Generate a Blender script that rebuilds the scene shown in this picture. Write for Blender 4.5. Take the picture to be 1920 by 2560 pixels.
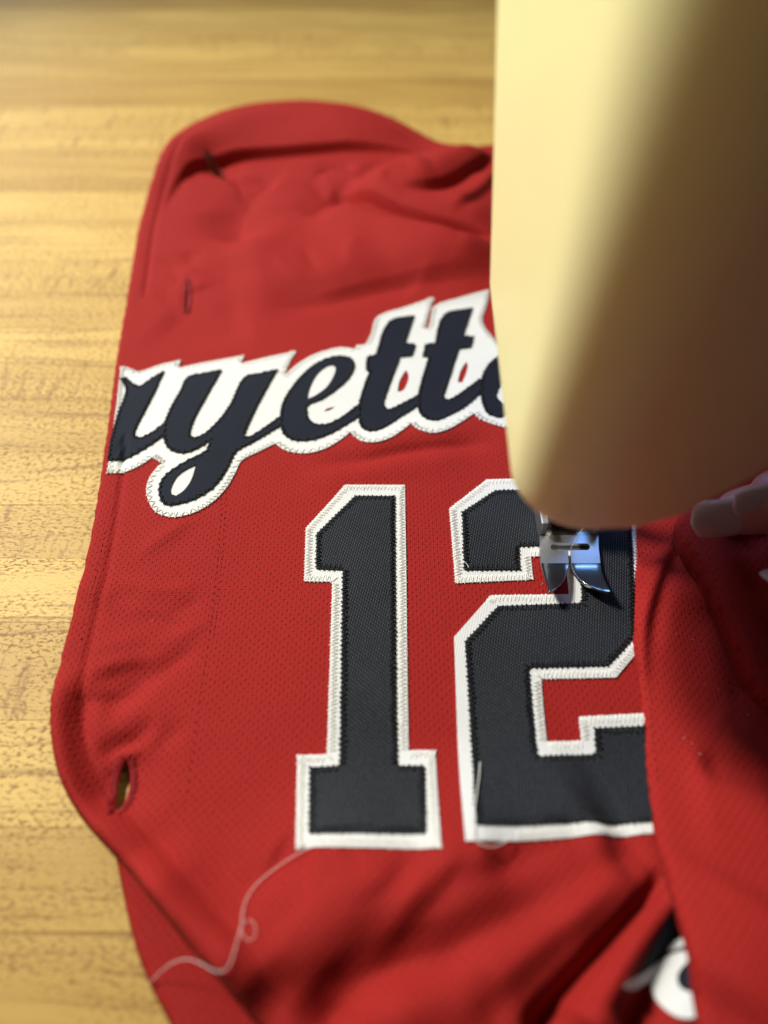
import bpy, bmesh, math, random
import numpy as np
from mathutils import Vector
from mathutils.geometry import delaunay_2d_cdt

random.seed(7)
rng = np.random.default_rng(7)
for o in list(bpy.data.objects):
    bpy.data.objects.remove(o)
S = 0.001                                   # everything below is written in millimetres
scene = bpy.context.scene
col = scene.collection

# ------------------------------------------------------------------ camera
F, CX, CY = 1775.0, 960.0, 1280.0           # focal length and centre of the photograph, in its pixels
HORIZON = -1000.0
TH = math.atan2(CY - HORIZON, F)
CAM_H = 165.0
cam_d = bpy.data.cameras.new('camera')
cam = bpy.data.objects.new('camera', cam_d)
col.objects.link(cam)
cam.location = (0, 0, CAM_H * S)
cam.rotation_euler = (math.pi / 2 - TH, 0, 0)
cam_d.sensor_fit = 'VERTICAL'
cam_d.sensor_height = 36
cam_d.sensor_width = 27
cam_d.lens = 36 * F / 2560
cam_d.clip_start = 0.004
cam_d.clip_end = 20
cam_d.dof.use_dof = True
cam_d.dof.focus_distance = 0.193
cam_d.dof.aperture_fstop = 5.2
scene.camera = cam

# ------------------------------------------------------------------ world, lamps, exposure
world = bpy.data.worlds.new('World')
scene.world = world
world.use_nodes = True
bgn = world.node_tree.nodes['Background']
bgn.inputs[0].default_value = (0.80, 0.88, 1.0, 1)
bgn.inputs[1].default_value = 0.034


def area(name, loc, target, size, power, colour):
    d = bpy.data.lights.new(name, 'AREA')
    d.shape = 'DISK'
    d.size = size * S
    d.energy = power
    d.color = colour
    o = bpy.data.objects.new(name, d)
    o.location = [c * S for c in loc]
    v = Vector(target) - Vector(loc)
    o.rotation_euler = v.to_track_quat('-Z', 'Y').to_euler()
    col.objects.link(o)
    return o


lamp = area('desk_lamp_light', (-620, 520, 770), (-5, 70, 0), 150, 16, (1.0, 0.95, 0.84))
spot = bpy.data.lights.new('desk_lamp', 'SPOT')          # shaded lamp: its cone falls off over the far table
spot.energy, spot.color = 69, (1.0, 0.95, 0.84)
spot.shadow_soft_size = .10
spot.spot_size, spot.spot_blend = math.radians(73), 1.0
lamp.data = spot
area('window_light', (-1000, 1500, 900), (0, 250, 0), 900, 9, (0.66, 0.83, 1.0))

vs = scene.view_settings
vs.view_transform = 'Standard'
vs.look = 'None'
vs.exposure = 0
vs.gamma = 1
vs.use_curve_mapping = False

# ------------------------------------------------------------------ helpers: photograph <-> place
ST, CT = math.sin(TH), math.cos(TH)


def ground(px, py, z=0.0):
    """point of the ray through a photograph pixel at height z (mm)"""
    u = (np.asarray(px, float) - CX) / F
    v = (np.asarray(py, float) - CY) / F
    dy = CT - v * ST
    dz = -ST - v * CT
    t = (CAM_H - z) / -dz
    return np.stack([u * t, dy * t], -1)


def at_y(px, py, y):
    u = (px - CX) / F
    v = (py - CY) / F
    t = y / (CT - v * ST)
    return (u * t, y, CAM_H + t * (-ST - v * CT))


def gp(pts, z=3.0):
    a = np.array(pts, float)
    zz = a[:, 2] if a.shape[1] > 2 else z
    return ground(a[:, 0], a[:, 1], zz)


def chaikin(p, n=2, closed=False):
    p = np.array(p, float)
    for _ in range(n):
        if closed:
            q = np.roll(p, -1, 0)
            p = np.stack([.75 * p + .25 * q, .25 * p + .75 * q], 1).reshape(-1, p.shape[1])
        else:
            a, b = p[:-1], p[1:]
            m = np.stack([.75 * a + .25 * b, .25 * a + .75 * b], 1).reshape(-1, p.shape[1])
            p = np.concatenate([p[:1], m[1:-1], p[-1:]])
    return p


def resample(p, step, closed=True):
    p = np.array(p, float)
    if closed:
        p = np.concatenate([p, p[:1]])
    out = []
    for a, b in zip(p[:-1], p[1:]):
        n = max(1, int(np.linalg.norm(b - a) / step))
        out += [a + (b - a) * k / n for k in range(n)]
    if not closed:
        out.append(p[-1])
    return np.array(out)


def dist_poly(P, line, closed=False):
    """distance, position along (0..1), signed side, nearest point"""
    L = np.concatenate([line, line[:1]]) if closed else line
    best = np.full(len(P), 1e9)
    tt = np.zeros(len(P))
    sd = np.zeros(len(P))
    near = np.zeros((len(P), 2))
    seg = np.linalg.norm(L[1:] - L[:-1], axis=1)
    cum = np.concatenate([[0], np.cumsum(seg)])
    tot = cum[-1]
    for i in range(len(L) - 1):
        a, d = L[i], L[i + 1] - L[i]
        l2 = max(d @ d, 1e-12)
        w = P - a
        k = np.clip((w @ d) / l2, 0, 1)
        n = a + k[:, None] * d
        dd = np.hypot(P[:, 0] - n[:, 0], P[:, 1] - n[:, 1])
        m = dd < best
        best[m] = dd[m]
        tt[m] = (cum[i] + k[m] * seg[i]) / tot
        sd[m] = np.sign(d[0] * w[m, 1] - d[1] * w[m, 0])
        near[m] = n[m]
    return best, tt, sd, near


def inside(P, poly):
    x, y = P[:, 0], P[:, 1]
    r = np.zeros(len(P), bool)
    q = np.roll(poly, -1, 0)
    for (x1, y1), (x2, y2) in zip(poly, q):
        if y1 == y2:
            continue
        c = ((y1 > y) != (y2 > y)) & (x < (x2 - x1) * (y - y1) / (y2 - y1) + x1)
        r ^= c
    return r


def smooth(a, b, x):
    t = np.clip((x - a) / (b - a), 0, 1)
    return t * t * (3 - 2 * t)


def lumps(P, scale, seed):
    """gentle unevenness"""
    r = np.random.default_rng(seed)
    h = np.zeros(len(P))
    for _ in range(7):
        a = r.uniform(0, 2 * math.pi)
        k = 2 * math.pi / (scale * r.uniform(.7, 1.8))
        h += np.sin((P[:, 0] * math.cos(a) + P[:, 1] * math.sin(a)) * k + r.uniform(0, 6.3))
    return h / 7


# ------------------------------------------------------------------ helpers: objects
def link_mesh(name, verts, faces, mat, parent=None, smooth_shade=True, scale=S):
    me = bpy.data.meshes.new(name)
    v = (np.array(verts, float) * scale).tolist()
    me.from_pydata(v, [], faces if isinstance(faces, list) else faces.tolist())
    me.validate()
    me.update()
    if smooth_shade:
        me.polygons.foreach_set('use_smooth', [True] * len(me.polygons))
    o = bpy.data.objects.new(name, me)
    if mat:
        me.materials.append(mat)
    if parent:
        o.parent = parent
    col.objects.link(o)
    return o


def thing(name, label, cat, group=None):
    o = bpy.data.objects.new(name, None)
    o.empty_display_size = 0.02
    col.objects.link(o)
    o['label'] = label
    o['category'] = cat
    if group:
        o['group'] = group
    return o


def tag(o, label, cat):
    o['label'] = label
    o['category'] = cat
    return o


class MB:
    def __init__(self):
        self.v, self.f = [], []

    def add(self, verts, faces):
        n = len(self.v)
        self.v += [tuple(map(float, p)) for p in verts]
        self.f += [tuple(i + n for i in f) for f in faces]

    def tube(self, pts, r, sides=6, cap=True):
        pts = [np.array(p, float) for p in pts]
        n = len(pts)
        rr = r if hasattr(r, '__len__') else [r] * n
        vs_, fs_ = [], []
        up = np.array([0, 0, 1.0])
        for i, p in enumerate(pts):
            t = pts[min(i + 1, n - 1)] - pts[max(i - 1, 0)]
            t = t / (np.linalg.norm(t) + 1e-9)
            a = np.cross(t, up)
            if np.linalg.norm(a) < .05:
                a = np.cross(t, [0, 1, 0])
            a /= np.linalg.norm(a)
            b = np.cross(a, t)
            for k in range(sides):
                an = 2 * math.pi * k / sides
                vs_.append(p + rr[i] * (a * math.cos(an) + b * math.sin(an)))
        for i in range(n - 1):
            for k in range(sides):
                k2 = (k + 1) % sides
                fs_.append((i * sides + k, i * sides + k2, (i + 1) * sides + k2, (i + 1) * sides + k))
        if cap:
            fs_.append(tuple(range(sides - 1, -1, -1)))
            fs_.append(tuple((n - 1) * sides + k for k in range(sides)))
        self.add(vs_, fs_)

    def box(self, x0, x1, y0, y1, z0, z1):
        v = [(x, y, z) for x in (x0, x1) for y in (y0, y1) for z in (z0, z1)]
        self.add(v, [(0, 1, 3, 2), (4, 6, 7, 5), (0, 4, 5, 1), (2, 3, 7, 6), (0, 2, 6, 4), (1, 5, 7, 3)])

    def build(self, name, mat, parent=None, smooth_shade=True):
        return link_mesh(name, self.v, self.f, mat, parent, smooth_shade)


def bevel(o, w, seg=3):
    m = o.modifiers.new('bevel', 'BEVEL')
    m.width = w * S
    m.segments = seg
    m.limit_method = 'ANGLE'
    return o


# ------------------------------------------------------------------ materials
def new_mat(name):
    m = bpy.data.materials.new(name)
    m.use_nodes = True
    nt = m.node_tree
    return m, nt, nt.nodes['Principled BSDF']


class N:
    """tiny node-graph writer"""
    def __init__(self, nt):
        self.nt = nt

    def node(self, t, **kw):
        n = self.nt.nodes.new(t)
        for k, v in kw.items():
            setattr(n, k, v)
        return n

    def put(self, sock, val):
        if isinstance(val, bpy.types.NodeSocket):
            self.nt.links.new(val, sock)
        else:
            sock.default_value = val

    def math(self, op, a, b=0.0, c=None):
        n = self.node('ShaderNodeMath', operation=op)
        self.put(n.inputs[0], a)
        self.put(n.inputs[1], b)
        if c is not None:
            self.put(n.inputs[2], c)
        return n.outputs[0]

    def coords(self):
        n = self.node('ShaderNodeTexCoord')
        s = self.node('ShaderNodeSeparateXYZ')
        self.nt.links.new(n.outputs['Object'], s.inputs[0])
        return n.outputs['Object'], s.outputs[0], s.outputs[1], s.outputs[2]

    def noise(self, vec, scale, detail=3, rough=.5, dist=0):
        n = self.node('ShaderNodeTexNoise')
        self.put(n.inputs['Vector'], vec)
        n.inputs['Scale'].default_value = scale
        n.inputs['Detail'].default_value = detail
        n.inputs['Roughness'].default_value = rough
        n.inputs['Distortion'].default_value = dist
        return n.outputs[0]

    def mapping(self, vec, scale=(1, 1, 1), loc=(0, 0, 0), rot=(0, 0, 0)):
        n = self.node('ShaderNodeMapping')
        self.put(n.inputs[0], vec)
        self.put(n.inputs[1], loc)
        n.inputs[2].default_value = rot
        n.inputs[3].default_value = scale
        return n.outputs[0]

    def ramp(self, fac, stops):
        n = self.node('ShaderNodeValToRGB')
        self.put(n.inputs[0], fac)
        e = n.color_ramp.elements
        while len(e) < len(stops):
            e.new(.5)
        for s, (p, c) in zip(e, stops):
            s.position = p
            s.color = c if len(c) == 4 else (*c, 1)
        return n.outputs[0]

    def mix(self, fac, a, b):
        n = self.node('ShaderNodeMix', data_type='RGBA')
        self.put(n.inputs[0], fac)
        self.put(n.inputs[6], a if isinstance(a, bpy.types.NodeSocket) else (*a, 1))
        self.put(n.inputs[7], b if isinstance(b, bpy.types.NodeSocket) else (*b, 1))
        return n.outputs[2]

    def bump(self, height, dist, strength=1.0):
        n = self.node('ShaderNodeBump')
        n.inputs['Strength'].default_value = strength
        n.inputs['Distance'].default_value = dist
        self.put(n.inputs['Height'], height)
        return n.outputs[0]


TAU = 2 * math.pi


def knit_material(name, hole_depth=1.0):
    """polyester mesh knit: staggered dimples, fine loops, fuzz"""
    m, nt, b = new_mat(name)
    g = N(nt)
    vec, x, y, z = g.coords()
    nz = g.noise(g.mapping(vec, (1, 1, 1)), 160, 3)
    wob = g.math('MULTIPLY', g.math('SUBTRACT', nz, .5), 4.5)
    kx = TAU / (1.05 * S)
    ky = TAU / (2.1 * S)
    ax = g.math('ADD', g.math('MULTIPLY', x, kx), wob)
    ay = g.math('ADD', g.math('MULTIPLY', y, ky), g.math('MULTIPLY', wob, 1.5))
    # staggered dimples
    sx = g.math('SINE', ax)
    half = g.math('MULTIPLY', g.math('SIGN', g.math('SINE', g.math('MULTIPLY', ax, .5))), 1.5708)
    sy = g.math('SINE', g.math('ADD', ay, half))
    dim = g.math('MULTIPLY', g.math('MAXIMUM', sx, 0), g.math('MAXIMUM', sy, 0))
    dim = g.math('POWER', dim, 1.2)
    dim = g.math('MULTIPLY', dim, g.math('ADD', .25, g.math('MULTIPLY', g.noise(vec, 420, 2), 1.35)))
    # fine loops
    fx = g.math('SINE', g.math('MULTIPLY', x, TAU / (.58 * S)))
    fy = g.math('SINE', g.math('ADD', g.math('MULTIPLY', y, TAU / (.5 * S)), g.math('MULTIPLY', fx, 1.2)))
    fine = g.math('MULTIPLY', g.math('ADD', g.math('MULTIPLY', fx, .4), fy), .5)
    grain = g.noise(vec, 1500, 2)
    big = g.noise(vec, 22, 3)
    h = g.math('SUBTRACT', g.math('ADD', g.math('MULTIPLY', fine, .42), g.math('MULTIPLY', grain, .7)),
               g.math('MULTIPLY', dim, 1.1 * hole_depth))
    c = g.mix(g.math('MULTIPLY', big, .7), (.345, .0160, .0125), (.28, .011, .0095))
    c = g.mix(g.math('MULTIPLY', dim, .68), c, (.20, .004, .006))
    c = g.mix(g.math('MULTIPLY', g.math('MAXIMUM', g.math('SUBTRACT', fine, .1), 0), .22), c, (.62, .06, .06))
    g.put(b.inputs['Base Color'], c)
    b.inputs['Roughness'].default_value = .72
    b.inputs['Specular IOR Level'].default_value = .14
    b.inputs['Sheen Weight'].default_value = .03
    b.inputs['Sheen Roughness'].default_value = .5
    b.inputs['Sheen Tint'].default_value = (1, .45, .45, 1)
    g.put(b.inputs['Normal'], g.bump(h, .22 * S, .75))
    return m


def twill_material(name, base, light, line, rough=.55, bump=.5):
    m, nt, b = new_mat(name)
    g = N(nt)
    vec, x, y, z = g.coords()
    nz = g.noise(vec, 240, 2)
    wob = g.math('MULTIPLY', nz, 1.6)
    # twill ribs run almost along y, leaning
    a = g.math('ADD', g.math('MULTIPLY', g.math('SUBTRACT', x, g.math('MULTIPLY', y, .22)), TAU / (.66 * S)), wob)
    rib = g.math('SINE', a)
    d = g.math('SINE', g.math('ADD', g.math('MULTIPLY', y, TAU / (.95 * S)), g.math('MULTIPLY', a, .5)))
    grain = g.noise(vec, 1300, 2)
    f = g.math('MULTIPLY', g.math('MAXIMUM', rib, 0), g.math('ADD', .55, g.math('MULTIPLY', d, .45)))
    f = g.math('MULTIPLY', f, g.math('MULTIPLY', grain, 1.8))
    big = g.noise(vec, 35, 3)
    c = g.mix(g.math('MULTIPLY', f, line), base, light)
    c = g.mix(g.math('MULTIPLY', g.math('MAXIMUM', g.math('SUBTRACT', big, .4), 0), .12), c, light)
    g.put(b.inputs['Base Color'], c)
    b.inputs['Roughness'].default_value = rough
    b.inputs['Specular IOR Level'].default_value = .2
    h = g.math('ADD', g.math('MULTIPLY', rib, .5), g.math('MULTIPLY', grain, .5))
    g.put(b.inputs['Normal'], g.bump(h, .1 * S, bump))
    return m


def thread_material(name, colour, rough=.6):
    m, nt, b = new_mat(name)
    g = N(nt)
    vec, x, y, z = g.coords()
    n = g.noise(vec, 900, 2)
    dark = tuple(c * .7 for c in colour)
    g.put(b.inputs['Base Color'], g.mix(n, dark, colour))
    b.inputs['Roughness'].default_value = rough
    b.inputs['Specular IOR Level'].default_value = .3
    g.put(b.inputs['Normal'], g.bump(n, .08 * S, .5))
    return m


def wood_material(name):
    """printed wood-grain laminate; each strip shifts the pattern by its object's random number"""
    m, nt, b = new_mat(name)
    g = N(nt)
    vec, x, y, z = g.coords()
    info = g.node('ShaderNodeObjectInfo')
    rnd = info.outputs['Random']
    off = g.node('ShaderNodeCombineXYZ')
    g.put(off.inputs[0], g.math('MULTIPLY', rnd, 3.1))
    g.put(off.inputs[1], g.math('MULTIPLY', rnd, 1.7))
    v = g.mapping(vec, (1, 1, 1), off.outputs[0], (0, 0, 0))
    r2 = g.math('FRACT', g.math('MULTIPLY', rnd, 7.31))
    r3 = g.math('FRACT', g.math('MULTIPLY', rnd, 17.77))
    warp = g.noise(g.mapping(v, (1, 3, 1)), 7, 2)
    wv = g.node('ShaderNodeCombineXYZ')
    g.put(wv.inputs[1], g.math('MULTIPLY', warp, .02))
    va = g.node('ShaderNodeVectorMath', operation='ADD')
    g.put(va.inputs[0], v)
    g.put(va.inputs[1], wv.outputs[0])
    v2 = va.outputs[0]
    # long grain lines
    lines = g.noise(g.mapping(v2, (9, 430, 1)), 1.0, 4, .6)
    lines = g.math('POWER', g.math('MULTIPLY', g.math('MAXIMUM', g.math('SUBTRACT', lines, .53), 0), 5.0), 1.2)
    # short flecks
    fl = g.noise(g.mapping(v2, (640, 1300, 1), (0, 0, 0), (0, 0, .35)), 1.0, 3, .65)
    fl = g.math('MULTIPLY', g.math('MAXIMUM', g.math('SUBTRACT', fl, .50), 0), 8.0)
    patch = g.noise(g.mapping(v2, (18, 60, 1)), 1.0, 2)
    fl = g.math('MULTIPLY', fl, g.math('MULTIPLY', g.math('MAXIMUM', g.math('SUBTRACT', patch, .22), 0), 3.4))
    # cross-grain ticks
    ct = g.noise(g.mapping(v2, (420, 50, 1)), 1.0, 3, .6)
    ct = g.math('MULTIPLY', g.math('MAXIMUM', g.math('SUBTRACT', ct, .55), 0), 7.0)
    ct = g.math('MULTIPLY', ct, g.math('GREATER_THAN', r3, .66))
    k = g.math('ADD', g.math('MULTIPLY', lines, .85), g.math('ADD', g.math('MULTIPLY', fl, .92), g.math('MULTIPLY', ct, .6)))
    k = g.math('MINIMUM', k, .85)
    tone = g.noise(g.mapping(v2, (4, 45, 1)), 1.0, 3)
    tone = g.math('ADD', g.math('MULTIPLY', g.math('SUBTRACT', tone, .5), 1.6), g.math('MULTIPLY', r2, .9))
    tn = g.node('ShaderNodeClamp')
    g.put(tn.inputs[0], tone)
    c = g.mix(tn.outputs[0], (.68, .465, .140), (.47, .295, .080))
    c = g.mix(k, c, (.235, .115, .03))
    g.put(b.inputs['Base Color'], c)
    g.put(b.inputs['Roughness'], g.math('ADD', .50, g.math('MULTIPLY', fl, .08)))
    b.inputs['Specular IOR Level'].default_value = .2
    pit = g.noise(vec, 900, 2)
    g.put(b.inputs['Normal'], g.bump(g.math('SUBTRACT', g.math('MULTIPLY', pit, .4), k), .05 * S, .5))
    return m


def plain_material(name, colour, rough, metal=0.0, nscale=400, var=.15, bump=.02, coat=0.0):
    m, nt, b = new_mat(name)
    g = N(nt)
    vec, x, y, z = g.coords()
    n = g.noise(vec, nscale, 3)
    g.put(b.inputs['Base Color'], g.mix(n, tuple(c * (1 - var) for c in colour), colour))
    b.inputs['Roughness'].default_value = rough
    b.inputs['Metallic'].default_value = metal
    b.inputs['Coat Weight'].default_value = coat
    b.inputs['Coat Roughness'].default_value = .15
    g.put(b.inputs['Normal'], g.bump(n, bump * S, .5))
    return m


RED = knit_material('red_mesh_knit')
RED_HEM = knit_material('red_mesh_knit_open', 1.25)
NAVY = twill_material('navy_twill', (.0052, .0070, .0115), (.15, .16, .185), .52, .75)
NAVY2 = twill_material('navy_twill_script', (.0045, .0072, .018), (.03, .035, .055), .4, .75)
WHITE = twill_material('white_twill', (.68, .70, .71), (.86, .88, .89), .8, .6, .35)
NAVY_T = thread_material('navy_thread', (.009, .011, .014))
WHITE_T = thread_material('white_thread', (.90, .89, .85))
RED_T = thread_material('red_thread', (.36, .012, .016))
DRED_T = thread_material('dark_red_thread', (.24, .009, .010), .8)
WOOD = wood_material('wood_grain_laminate')
CREAM = plain_material('cream_enamel', (.90, .87, .46), .45, 0, 60, .04, .02, .04)
CHROME = plain_material('chromed_steel', (.60, .60, .59), .18, 1.0, 1500, .15, .006)
SATIN = plain_material('satin_steel', (.55, .58, .63), .42, 1.0, 2500, .25, .014)
STEEL = plain_material('dark_steel', (.35, .34, .31), .3, 1.0, 900, .2, .01)
SKIN = plain_material('skin', (.50, .21, .17), .5, 0, 500, .2, .06)
SKIN.node_tree.nodes['Principled BSDF'].inputs['Subsurface Weight'].default_value = .15
SKIN.node_tree.nodes['Principled BSDF'].inputs['Subsurface Scale'].default_value = .002
NAIL = plain_material('pale_nail', (.42, .31, .31), .25, 0, 300, .05, .005, .5)
LAMP, _nt, _b = new_mat('lamp_lens')
_b.inputs['Emission Color'].default_value = (.17, .42, 1, 1)
_b.inputs['Emission Strength'].default_value = 7.0
_b.inputs['Base Color'].default_value = (.8, .85, 1, 1)

# ------------------------------------------------------------------ the table: strips of wood-grain laminate
table = link_mesh('tabletop', [(-700, -28, -18), (700, -28, -18), (700, 1300, -18), (-700, 1300, -18),
                               (-700, -28, -2), (700, -28, -2), (700, 1300, -2), (-700, 1300, -2)],
                  [(0, 3, 2, 1), (4, 5, 6, 7), (0, 1, 5, 4), (1, 2, 6, 5), (2, 3, 7, 6), (3, 0, 4, 7)], WOOD, None, False)
table['kind'] = 'structure'
rows = [2330, 2068, 1800, 1555, 1395, 1262, 1130, 1000, 905, 820, 740, 650, 565, 480, 370, 265, 195, 135, 85, 22]
ys = [-28] + [float(ground(400, r)[1]) for r in rows]
while ys[-1] < 1260:
    ys.append(ys[-1] + random.uniform(38, 60))
ys[-1] = 1300
for y0, y1 in zip(ys[:-1], ys[1:]):
    # boards butt with a hairline joint
    mb = MB()
    mb.box(-700, 700, y0 + .06, y1 - .06, -2, random.uniform(-.05, 0))
    o = mb.build('plank', WOOD, table, False)

# ------------------------------------------------------------------ the jersey: outlines, traced on the tabletop
jersey = thing('jersey', 'red mesh knit baseball jersey with navy and white lettering and number lying under the machine', 'jersey')

top_left = [(1900, 352), (1500, 360), (1300, 372), (1220, 382), (1130, 397), (1050, 366), (960, 328), (880, 300), (800, 284), (740, 280),
            (660, 284), (600, 295), (540, 316), (495, 345), (460, 382), (424, 432), (392, 488), (367, 545), (351, 595),
            (336, 682), (321, 770), (305, 862), (291, 952), (280, 1042), (268, 1142), (258, 1222), (246, 1292), (233, 1372),
            (216, 1452), (196, 1532), (178, 1602), (160, 1682), (148, 1752), (143, 1822), (147, 1890), (160, 1952), (185, 2012),
            (221, 2068), (266, 2118), (325, 2180), (398, 2268), (470, 2356), (556, 2455), (640, 2560), (700, 2635)]
zl = [0] * 32 + [0, .5, 1, 1.5, 2, 3, 4, 5, 6, 6, 6, 6, 6]
OUT_A = gp([(p[0], p[1] + 6 * (p[1] < 420), z_) for p, z_ in zip(top_left, zl)])
OUT_A = np.concatenate([chaikin(OUT_A, 2), np.array([[-12, -30], [190, -30], [190, 330]])])
HOLES_A = []


def almond(cx, cy, ex, ey, w, z):
    """buttonhole opening: centre and tip in photograph pixels, half width in mm"""
    c = ground(cx, cy, z)
    e = ground(ex, ey, z)
    d = e - c
    n = np.array([-d[1], d[0]]) / np.linalg.norm(d)
    r = []
    for k in range(28):
        a = TAU * k / 28
        r.append(c + d * math.cos(a) + n * w * math.sin(a) * abs(math.sin(a)) ** .5)
    return np.array(r)


HOLE1 = almond(309, 1968, 319, 1902, 1.55, 2)
HOLE2 = almond(540, 428, 560, 447, 2.4, 4)
HOLE3 = almond(471, 748, 474, 712, .3, 3)
HOLES_A = [HOLE1, HOLE2]

STROKES_A = []


def stroke(pts, amp, sig, sig2=None, z=3.0, dest=STROKES_A, ends=.25, p=2.0):
    """fold: positive amp a ridge, negative a valley; sig/sig2 = width left/right of its direction"""
    dest.append((chaikin(gp(pts, z), 2), amp, sig, sig2 or sig, ends, p))


STEPS_A = []


def ledge(pts, amp, w, reach, z=4.0, ends=.25):
    """edge of a fold: the cloth to the left of the line lies higher and drops over it"""
    STEPS_A.append((chaikin(gp(pts, z), 2), amp, w, reach, ends))


# rim of the far edge, and the crease that parts it from the panel
stroke([(380, 560), (425, 470), (490, 400), (570, 350), (660, 325), (760, 318), (880, 330), (1000, 362), (1090, 385)], 6.0, 16, z=2, ends=.3)
stroke([(395, 560), (440, 478), (500, 425), (600, 402), (750, 390), (900, 380), (1040, 388), (1180, 402)], -2.5, 8, 7, ends=.2, p=1.4)
ledge([(395, 560), (440, 478), (500, 425), (600, 402), (750, 390), (900, 380), (1040, 388), (1180, 402)], 6.0, 1.4, 24, ends=.36)
stroke([(788, 463), (807, 438), (839, 428), (875, 433), (900, 446)], -1.6, 5)
ledge([(780, 470), (800, 440), (839, 428), (875, 433), (905, 450)], 1.8, 2.0, 14)
ledge([(915, 452), (860, 480), (820, 515), (750, 552)][::-1], 1.2, 3.5, 16)
stroke([(860, 480), (820, 515), (760, 552)], -1.6, 9)
stroke([(790, 480), (850, 466), (920, 474)], 1.8, 10)
stroke([(830, 490), (900, 530), (985, 575), (1090, 610), (1260, 645)], -7.0, 5.5, p=1.5, ends=.2)
ledge([(830, 484), (900, 524), (985, 569), (1090, 604), (1260, 639)], 7.0, 1.6, 24, ends=.2)
stroke([(820, 520), (940, 592), (1073, 646), (1260, 700)], 6.5, 14, ends=.2)
stroke([(900, 470), (990, 495), (1080, 480), (1160, 440), (1240, 400)], 5.5, 18)
stroke([(985, 545), (1073, 540), (1149, 505), (1240, 415)], -4.0, 6, p=1.5)
ledge([(985, 540), (1073, 535), (1149, 500), (1240, 410)], 4.5, 2.2, 20)
ledge([(1120, 600), (1180, 560), (1250, 470)], 3.0, 2.2, 14)
stroke([(520, 530), (560, 570), (640, 600), (720, 500)], -2.6, 10)
stroke([(640, 480), (610, 550), (580, 630)], -3.0, 8, p=1.5)
stroke([(700, 490), (680, 570), (600, 700)], 2.6, 13)
stroke([(560, 470), (600, 455), (700, 480)], -2.4, 9)
stroke([(640, 800), (780, 757), (900, 735), (1010, 715), (1260, 712)], -3.0, 9, 8, p=1.5)
ledge([(700, 775), (800, 752), (900, 733), (1010, 713), (1260, 708)], 3.0, 3.2, 26, ends=.3)
stroke([(560, 700), (760, 680), (960, 640)], 3.0, 20)
stroke([(400, 800), (500, 830), (640, 810)], -1.4, 12)
stroke([(440, 700), (470, 690), (500, 740)], 1.0, 6)
stroke([(475, 690), (473, 720), (470, 790)], -.8, 1.6, p=1.4)
stroke([(760, 1172), (880, 1156), (1000, 1128), (1120, 1112), (1260, 1110)], -2.2, 3.5, 4, p=1.5)
ledge([(800, 1166), (900, 1150), (1000, 1126), (1120, 1110), (1260, 1108)], 2.0, 1.8, 9, ends=.35)
stroke([(740, 1200), (900, 1185), (1050, 1160), (1200, 1150)], 1.0, 6)
stroke([(490, 395), (540, 428), (590, 462)], -3.6, 9, ends=.45)
# curled left edge
stroke([(172, 1650), (163, 1760), (165, 1850), (185, 1950), (235, 2050), (320, 2140), (440, 2270), (560, 2400), (700, 2560)], 3.2, 4.5, ends=.15)
stroke([(215, 1700), (203, 1800), (210, 1900), (240, 1990), (290, 2070)], -2.2, 2.6, ends=.3)
stroke([(330, 2150), (430, 2265), (560, 2410), (690, 2560)], 5.0, 9, ends=.3)
stroke([(232, 1905), (280, 1880), (330, 1855), (400, 1800)], -1.0, 2.6)
stroke([(255, 1930), (300, 1880), (360, 1862), (420, 1840)], .6, 2.4)
stroke([(245, 1790), (300, 1760), (360, 1700), (400, 1660)], -1.3, 3.6)
stroke([(285, 1905), (320, 1880), (352, 1893)], .8, 1.3)
stroke([(262, 2020), (268, 1970), (285, 1920)], -.6, 2.2)
stroke([(335, 1820), (310, 1973), (290, 2110)], -2.6, 8, ends=.45)
# the big folds at the near edge
stroke([(600, 2400), (760, 2330), (900, 2290), (1100, 2250), (1300, 2180)], 1.5, 13)
stroke([(760, 2640), (825, 2535), (905, 2455), (995, 2415), (1110, 2395), (1240, 2332), (1362, 2255), (1480, 2185), (1600, 2135)], -6.0, 7.5, 6.0, ends=.1, p=1.7)
ledge([(735, 2640), (795, 2520), (875, 2435), (970, 2392), (1088, 2375), (1218, 2315), (1340, 2240), (1462, 2172), (1580, 2124)], 3.4, 4.5, 24, ends=.12)
ledge([(1110, 2600), (1230, 2500), (1340, 2400), (1460, 2290), (1600, 2160)], 1.8, 2.4, 10, ends=.3)
ledge([(1010, 2240), (1180, 2195), (1330, 2140)], 1.2, 2.4, 12, ends=.4)
stroke([(900, 2630), (970, 2520), (1110, 2450), (1270, 2360), (1430, 2250), (1580, 2150)], 4.0, 8, ends=.15)
stroke([(1290, 2610), (1385, 2490), (1475, 2392), (1565, 2292), (1650, 2190)], -5.5, 4.0, 3.2, ends=.1, p=1.4)
ledge([(1270, 2610), (1370, 2480), (1462, 2382), (1554, 2282), (1640, 2182)], 3.6, 2.2, 13, ends=.12)
stroke([(1150, 2540), (1290, 2440), (1420, 2320)], -1.6, 4)
stroke([(1420, 2600), (1500, 2470), (1590, 2340), (1690, 2235)], 5.0, 5.5, ends=.1)
stroke([(1535, 2600), (1570, 2510), (1615, 2415), (1695, 2290)], -6.0, 3.6, 5.0, ends=.1, p=1.6)
stroke([(1180, 2180), (1300, 2168), (1480, 2110)], -2.2, 5)
stroke([(680, 2150), (740, 2185), (800, 2175)], -1.3, 5)
stroke([(840, 2170), (960, 2160), (1100, 2150)], -1.0, 4)


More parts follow.
